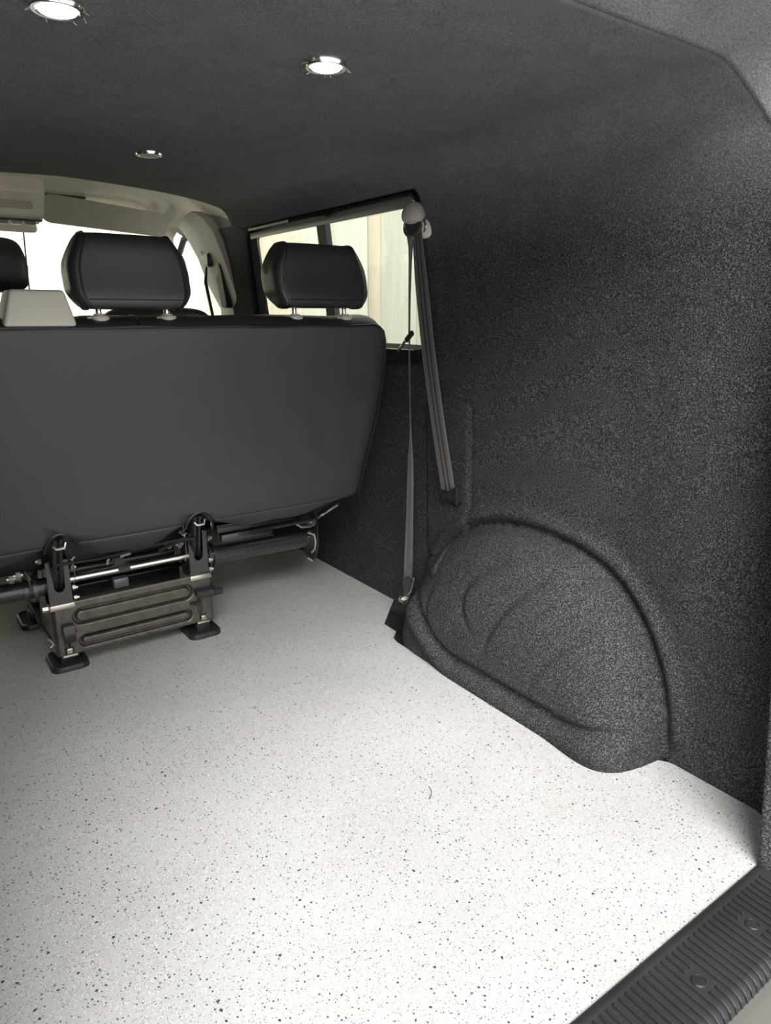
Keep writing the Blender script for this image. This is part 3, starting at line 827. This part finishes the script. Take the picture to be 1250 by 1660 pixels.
# upright slotted brackets
for xc, zt in ((.318, .338), (.726, .350)):
    w = .030
    out = [(xc - w, .205), (xc - w, zt), (xc - w * .55, zt + .004), (xc - w * .52, zt - .075)]
    out += [(xc - w * .5 * cos(pi * k / 8), zt - .078 - .016 * sin(pi * k / 8)) for k in range(9)]
    out += [(xc + w * .52, zt - .075), (xc + w * .55, zt + .004), (xc + w, zt), (xc + w, .205)]
    b = B(); b.prism(out, 2.034, 2.039, axis=1, bev=.0012)
    b.prism([(2.039, .205), (2.039, zt), (2.075, zt + .02), (2.11, zt - .03), (2.11, .20)], xc - w, xc - w + .003, axis=0); b.prism([(2.039, .205), (2.039, zt), (2.075, zt + .02), (2.11, zt - .03), (2.11, .20)], xc + w - .003, xc + w, axis=0)
    b.build('upright_bracket', 'steel', bench)
    b = B(); b.box((xc - w - .006, 2.022, .196), (xc + w + .004, 2.052, .214), .004); tb = b.build('bracket_foot', 'zinc', bench)
    # hinge link rising into the seat back
    b = B(); dx = -.046 if xc > .5 else -.012
    for o_, r_ in ((-.007, .0065), (.008, .0055)):
        b.tube([(xc + o_, 2.055, zt - .082), (xc + o_ + dx * .45, 1.985, zt + .012), (xc + o_ + dx, 1.895, .445)], r_, 10)
    b.build('hinge_link', 'steel', bench)
    b = B(); b.tube([(xc - .016 + dx, 1.875, .432), (xc - .010 + dx, 1.87, .424), (xc + .010 + dx, 1.87, .424), (xc + .015 + dx, 1.875, .436)], .0042, 8); b.build('hinge_pin', 'zinc', bench)
    # bolts through the bracket
    for (bx, bz, by) in ((xc - w - .012, zt + .005, 2.05), (xc + w + .010, .248, 2.045), (xc + w + .012, .215, 2.05), (xc + w + .013, zt - .03, 2.05)):
        b = B(); s1 = 1 if bx > xc else -1
        b.tube([(bx - .006 * s1, by, bz), (bx + .003 * s1, by, bz)], .0085, 6); b.tube([(bx, by, bz), (bx + .009 * s1, by, bz)], .005, 8); b.build('bolt', 'zinc', bench)
    # split pin and cable
    px = xc + w + .010 if xc < .5 else xc - w - .010
    b = B(); b.tube([(px - .006, 2.045, zt + .002), (px, 2.04, zt - .004), (px + .010, 2.04, zt + .004)], .0032, 8); b.tube([(px + .003, 2.04, zt), (px + .001, 2.045, zt + .035)], .002, 6); b.tube([(px + .003, 2.04, zt - .002), (px + .003, 2.04, zt - .022)], .0032, 8)
    b.build('split_pin', 'zinc', bench)
    b = B(); b.tube([(px + .003, 2.038, zt - .022), (px + .004, 2.038, zt - .06), (px - .002, 2.038, .262)], .0011, 6); b.build('release_cable', 'zinc', bench)
    # lever with curled tab in the panel slot
    lx = .318 if xc < .5 else .717
    b = B()
    if xc < .5:
        P = []
        b.prism([(2.024, .152), (2.006, .150), (1.998, .135), (1.997, .112), (2.003, .100), (2.009, .102), (2.005, .115), (2.006, .132), (2.012, .141), (2.030, .142), (2.04, .152)], lx - .010, lx + .020, axis=0, bev=.001)
    else:
        b.prism([(2.024, .170), (1.998, .166), (1.99, .155), (1.992, .146), (2.006, .152), (2.04, .156), (2.04, .170)], lx - .018, lx + .045, axis=0, bev=.001)
        b.tube([(lx + .036, 1.995, .158), (lx + .062, 1.997, .157)], .012, 14)
    b.build('lever', 'plastic', bench)
    b = B(); b.tube([(lx + .014 * (1 if xc < .5 else -1), 2.018, .121), (lx + .023 * (1 if xc < .5 else -1), 2.016, .1215)], .0042, 10)
    if xc > .5: b.tube([(lx, 2.020, .145), (lx + .003, 2.020, .122), (lx + .003, 2.022, .088)], .0035, 8)
    b.build('lever_pin', 'steel', bench)
    # square nut at the foot
    nx = .321 if xc < .5 else .724
    b = B(); b.box((nx - .008, 2.022, .059), (nx + .008, 2.036, .075), .002); b.tube([(nx, 2.016, .067), (nx, 2.03, .067)], .0045, 8); b.build('nut', 'zinc', bench)
    b = B(); b.box((nx - .020, 2.026, .046), (nx + .022, 2.040, .053), .0015); b.build('foot_edge', 'zinc', bench)
# foot pads, front and rear
def foot(xc, y0, y1):
    b = B(); P = rrect(xc - .053, xc + .053, y0, y1, .026, 6); n = len(P)
    cx_, cy_ = xc, (y0 + y1) / 2
    lay = [(1.0, 0), (1.0, .006), (.96, .015), (.86, .018), (.83, .014), (.5, .014)]
    vv = [(cx_ + (px - cx_) * k, cy_ + (py - cy_) * k, z + .0003) for k, z in lay for px, py in P]
    ff = [(a * n + i, a * n + (i + 1) % n, (a + 1) * n + (i + 1) % n, (a + 1) * n + i) for a in range(len(lay) - 1) for i in range(n)]
    ff += [tuple(range(n))[::-1], tuple(range((len(lay) - 1) * n, len(lay) * n))]
    b._add(vv, ff)
    b.box((xc - .022, cy_ - .035, .010), (xc + .022, cy_ + .035, .05), .004)
    b.build('foot_pad', 'plastic', bench)
foot(.322, 2.030, 2.165); foot(.727, 2.010, 2.140); foot(.30, 2.40, 2.55); foot(.74, 2.40, 2.55)
for xc in (.31, .735):
    b = B(); b.box((xc - .02, 2.20, .03), (xc + .02, 2.55, .055), .004); b.box((xc - .015, 2.45, .05), (xc + .015, 2.50, .34), .004); b.build('frame_leg', 'steel', bench)
b = B(); b.tube([(.283, 2.05, .10), (.270, 2.12, .13), (.262, 2.2, .17)], .0035, 6); b.tube([(.274, 2.04, .085), (.284, 2.04, .092), (.278, 2.04, .105), (.270, 2.045, .11)], .004, 8); b.tube([(.268, 2.05, .198), (.286, 2.05, .198)], .010, 6); b.build('hook_spring', 'zinc', bench)
# black strap clip over the rod, buckle block below
b = B(); P = []
for k in range(11):
    a = -.3 + 2.6 * k / 10; P.append((2.085 - .020 * cos(a), .262 + .018 * sin(a)))
Q = [(2.085 - .016 * cos(-.3 + 2.6 * k / 10), .262 + .014 * sin(-.3 + 2.6 * k / 10)) for k in range(11)][::-1]
b.prism(P + Q, .492, .524, axis=0); b.box((.482, 2.075, .276), (.512, 2.11, .302), .003); b.build('strap_clip', 'web', bench)
b = B(); b.tube([(.462, 2.08, .286), (.464, 2.08, .298), (.470, 2.08, .302)], .004, 8); b.build('clip_rivet', 'beige', bench)
b = B(); b.tube([(.50, 2.075, .305), (.53, 2.075, .309)], .004, 6); b.build('clip_rivet', 'beige', bench)
b = B(); b.box((.480, 2.10, .196), (.524, 2.13, .226), .003); b.build('buckle_block', 'rail', bench)
b = B(); b.tube([(.30, 1.985, .345), (.42, 2.0, .335), (.56, 2.01, .342), (.68, 1.99, .352)], .005, 8); b.tube([(.60, 2.02, .32), (.66, 2.0, .345), (.70, 1.98, .35)], .006, 8); b.build('wiring', 'rubber', bench)
for q in ((.205, 2.07, .300), (.222, 2.065, .308), (.640, 2.05, .322), (.672, 2.05, .318)):
    b = B(); b.tube([(q[0] - .006, q[1], q[2]), (q[0] + .006, q[1], q[2])], .013, 6); b.tube([(q[0] - .012, q[1], q[2]), (q[0] + .012, q[1], q[2])], .006, 8); b.build('bolt', 'zinc', bench)
b = B(); b.tube([(.240, 2.06, .318), (.246, 2.055, .29), (.252, 2.055, .25)], .003, 6)
b.build('spring_clip', 'zinc', bench)
settle(bench)

# ------------------------------------------------------------------ rear seat belt on the right wall
sbt = thing('seat_belt', 'dark webbing seat belt hung from a beige shoulder anchor on the carpeted wall', 'belt', (1.34, 1.7, 1.25))
def ribbon(name, pts, mats, stripes=False):
    """pts: (centre, width, width direction); thin solid ribbon; five bands across so stripes are woven, not painted"""
    nb = 7 if stripes else 1; vs = []; fs = []; mi = []
    for c, wd, d in pts:
        c = Vector(c); d = Vector(d).normalized()
        for k in range(nb + 1): vs.append(c + d * wd * (k / nb - .5))
    for i in range(len(pts) - 1):
        for k in range(nb):
            a = i * (nb + 1) + k; fs.append((a, a + 1, a + nb + 2, a + nb + 1)); mi.append(1 if stripes and k in (2, 4) else 0)
    o = fromdata(name, vs, fs, mats, sbt, True)
    for p, m in zip(o.data.polygons, mi): p.material_index = m
    md = o.modifiers.new('t', 'SOLIDIFY'); md.thickness = .0014; md.offset = 0
    return o
W1 = Vector((-.25, -1, 0))
P = []
for k in range(25):
    t = k / 24; y = 1.705 + (1.575 - 1.705) * t; z = 1.262 + (.485 - 1.262) * t
    x = 1.322 + .035 * t - .012 * sin(pi * t)
    tw = .55 * (1 - t); d = Vector((.45 - tw * .5, -1, -.12))
    P.append(((x, y, z), .036 + .012 * ss(0, .25, t), d))
ribbon('webbing', P, ['web', 'web_dark'], True)
P = []
tw = [(1.238, .030, (.6, -1, .2)), (1.215, .022, (.8, -.9, 0)), (1.19, .013, (1, -.5, 0)), (1.15, .010, (1, -.4, 0)), (1.05, .007, (1, -.45, 0)), (.96, .006, (1, -.42, 0)), (.80, .0035, (1, -.42, 0)), (.70, .004, (1, -.42, 0)),
      (.62, .009, (.6, -1, 0)), (.56, .018, (.4, -1, 0)), (.50, .022, (.4, -1, 0)), (.35, .026, (.4, -1, 0)), (.22, .031, (.4, -1, 0)), (.155, .033, (.3, -1, 0))]
for z, wd, d in tw:
    t = (1.24 - z) / 1.085
    P.append(((1.312 + .012 * t, 1.715 + .012 * t + .006 * sin(t * 7) + .014 * (t > .4) * ss(.4, .6, t)*0, z), wd, d))
ribbon('webbing', P, ['web', 'web_dark'])
# shoulder anchor: cap, slotted loop, lower lobe
b = B(); ax = Vector((-.85, -.45, .08)).normalized(); c0 = Vector((1.318, 1.715, 1.276))
b.lathe([(.030, -.022), (.036, -.006), (.035, .004), (.029, .013), (.017, .020), (.001, .023)], c0, seg=32, ax2=ax)
for v in b.bm.verts:
    d = v.co - c0
    if d.z < 0: v.co.z -= 0
    v.co.z = c0.z + d.z * (1.12 if d.z > 0 else .72)
b.build('anchor_cover', 'taupe', sbt)
b = B(); P = [Vector(c0) + Vector((.004, -.004, -.030)) + Vector((-.45, 1, 0)).normalized() * (.035 * cos(2 * pi * k / 28)) * -1 + Vector((0, 0, 1)) * (.029 * sin(2 * pi * k / 28)) for k in range(28)]
b.tube(P, .0045, 8, closed=True); b.build('belt_loop', 'chrome', sbt)
b = B(); c1 = c0 + Vector((.022, -.030, -.036)); b.lathe([(.022, -.012), (.026, -.004), (.025, .004), (.018, .008), (.001, .009)], c1, seg=28, ax2=Vector((-.8, -.6, .1))); b.build('anchor_back', 'beige', sbt)
b = B(); b.lathe([(.026, -.004), (.027, .001), (.022, .006), (.001, .007)], c0 + Vector((-.002, -.006, -.028)), seg=24, ax2=ax); b.build('loop_liner', 'rubber', sbt)
# stop clip and tongue
b = B(); R_ = Matrix.Rotation(math.radians(38), 3, Vector((.85, .45, 0)))
b.box((1.309, 1.700, .932), (1.319, 1.744, .948), .004, rot=Matrix.Rotation(math.radians(-38), 3, 'X')); b.build('stop_clip', 'rubber', sbt)
b = B(); b.box((1.311, 1.735, .905), (1.3135, 1.782, .915), .001, rot=Matrix.Rotation(math.radians(-42), 3, 'X')); b.build('tongue', 'chrome', sbt)
# reel bezel
b = B(); b.prism(rrect(1.535, 1.612, .452, .497, .006, 3), 1.360, 1.384, axis=0, bev=.003)
b.build('reel_bezel', 'plastic', sbt)
for q in ((1.535, 1.540, .448), (1.607, 1.613, .470)):
    b = B(); b.box((1.354, q[0], q[2]), (1.366, q[1], .505), .002); b.build('bezel_edge', 'plastic', sbt)
# floor anchor
b = B(); b.prism([(1.712, .165), (1.752, .165), (1.757, .13), (1.745, .105), (1.77, .07), (1.755, .055), (1.725, .075), (1.708, .12)], 1.320, 1.325, axis=0, bev=.001); b.build('anchor_plate', 'steel', sbt)
b = B(); b.tube([(1.328, 1.705, .168), (1.322, 1.702, .145), (1.322, 1.708, .12), (1.322, 1.722, .105)], .0035, 8); b.build('plate_rim', 'zinc', sbt)
b = B(); b.tube([(1.312, 1.752, .078), (1.324, 1.752, .078)], .0125, 6); b.tube([(1.307, 1.752, .078), (1.315, 1.752, .078)], .008, 12); b.build('bolt', 'zinc', sbt)
settle(sbt)
# bare black floor bracket where the vinyl is notched
ab = thing('anchor_bracket', 'black bare metal bracket in the floor notch below the seat belt bolt', 'bracket', (1.31, 1.80, 0))
b = B(); b.prism([(1.250, 1.700), (1.252, 1.766), (1.400, 1.914), (1.400, 1.70)], -.009, .001, axis=2, bev=.001)
b.prism([(1.70, .0), (1.84, .0), (1.80, .06), (1.765, .12), (1.73, .12), (1.70, .05)], 1.326, 1.332, axis=0, bev=.001); b.build('bracket_plate', 'rubber', ab); settle(ab)

# ------------------------------------------------------------------ ceiling spotlights
def spot(x, y, on, label):
    t = thing('ceiling_spotlight', label, 'light', (x, y, 1.42), 'recessed ceiling spotlights')
    z = 1.42
    b = B(); R = .034
    pr_ = [(R - .010, -.001), (R - .004, -.0075), (R + .001, -.0075), (R + .003, -.003), (R + .003, .004)]
    b.lathe([(R + .003, .004), (R + .003, -.003), (R + .001, -.0075), (R - .004, -.0075), (R - .008, -.003)], (x, y, z), 2, 32); b.build('bezel', 'chrome', t)
    b = B(); b.lathe([(R - .006, -.004), (R - .009, -.008), (R - .018, -.0095), (.001, -.010)], (x, y, z), 2, 32); b.build('lens', 'led' if on else 'led_off', t)
    # frayed carpet fibres round the cut hole
    b = B(); rr = random.Random(int(x * 1000))
    for k in range(9 if on else 2):
        a = rr.uniform(0, 2 * pi); p = Vector((x + (R + .002) * cos(a), y + (R + .002) * sin(a), z - .003)); P = [p]
        for q in range(5):
            p = p + Vector((cos(a) * .0012 + rr.uniform(-.0018, .0018), sin(a) * .0012 + rr.uniform(-.0018, .0018), -rr.uniform(.0003, .002))); P.append(p)
        b.tube(P, .0004, 4)
    o = b.build('frayed_fibres', 'beige', t); o['kind'] = 'stuff'
    settle(t)
spot(.283, 1.194, True, 'lit round ceiling spotlight at the top left corner of the view')
spot(.712, 1.178, True, 'lit round ceiling spotlight nearer the middle, above the white floor')
spot(.680, 2.046, False, 'unlit round ceiling spotlight nearest the beige cab roof lining')

# bits lying on the floor
o = B(); o.tube([(.815, .985, .0022), (.828, .992, .0015), (.838, 1.004, .002), (.842, 1.018, .002)], .0007, 5); tag(o.build('carpet_fibre', 'trim_dark'), 'thin curved dark fibre lying on the white floor', 'fibre')

# ------------------------------------------------------------------ outside
b = B(); b.box((-40, -40, -.58), (40, 40, -.55)); struct(b.build('floor_yard', 'yard'))
fe = thing('yard_fence', 'weathered pale panel fence seen through the side window', 'fence', (3.0, 4.0, -.55))
ys = [2.2, 2.55, 2.95, 3.40, 3.86, 4.285, 4.46, 5.05, 5.55, 6.2, 6.9, 7.6]
for i in range(len(ys) - 1):
    b = B(); dx = .008 * ((i * 7) % 3); b.box((3.0 + dx, ys[i] + .006, -.55), (3.04 + dx, ys[i + 1] - .006, 3.0 if ys[i]<5.0 else 1.9), .004)
    b.build('fence_panel', 'fence_tan' if i in (5, 8) else 'fence', fe)
b = B(); b.box((3.045, 2.2, -.5), (3.07, 7.6, 1.9)); b.build('backing_board', 'trim_dark', fe)
settle(fe)
hs = thing('rendered_wall', 'bright cream rendered wall seen through the windscreen', 'wall', (0, 9, -.55))
b = B(); b.box((-9, 9.0, -.55), (7, 9.3, 7.0), .02); b.build('render', 'cream', hs)
b = B(); b.box((-9.05, 8.95, 7.0), (7.05, 9.35, 7.1), .01); b.build('coping', 'fence', hs)
settle(hs)
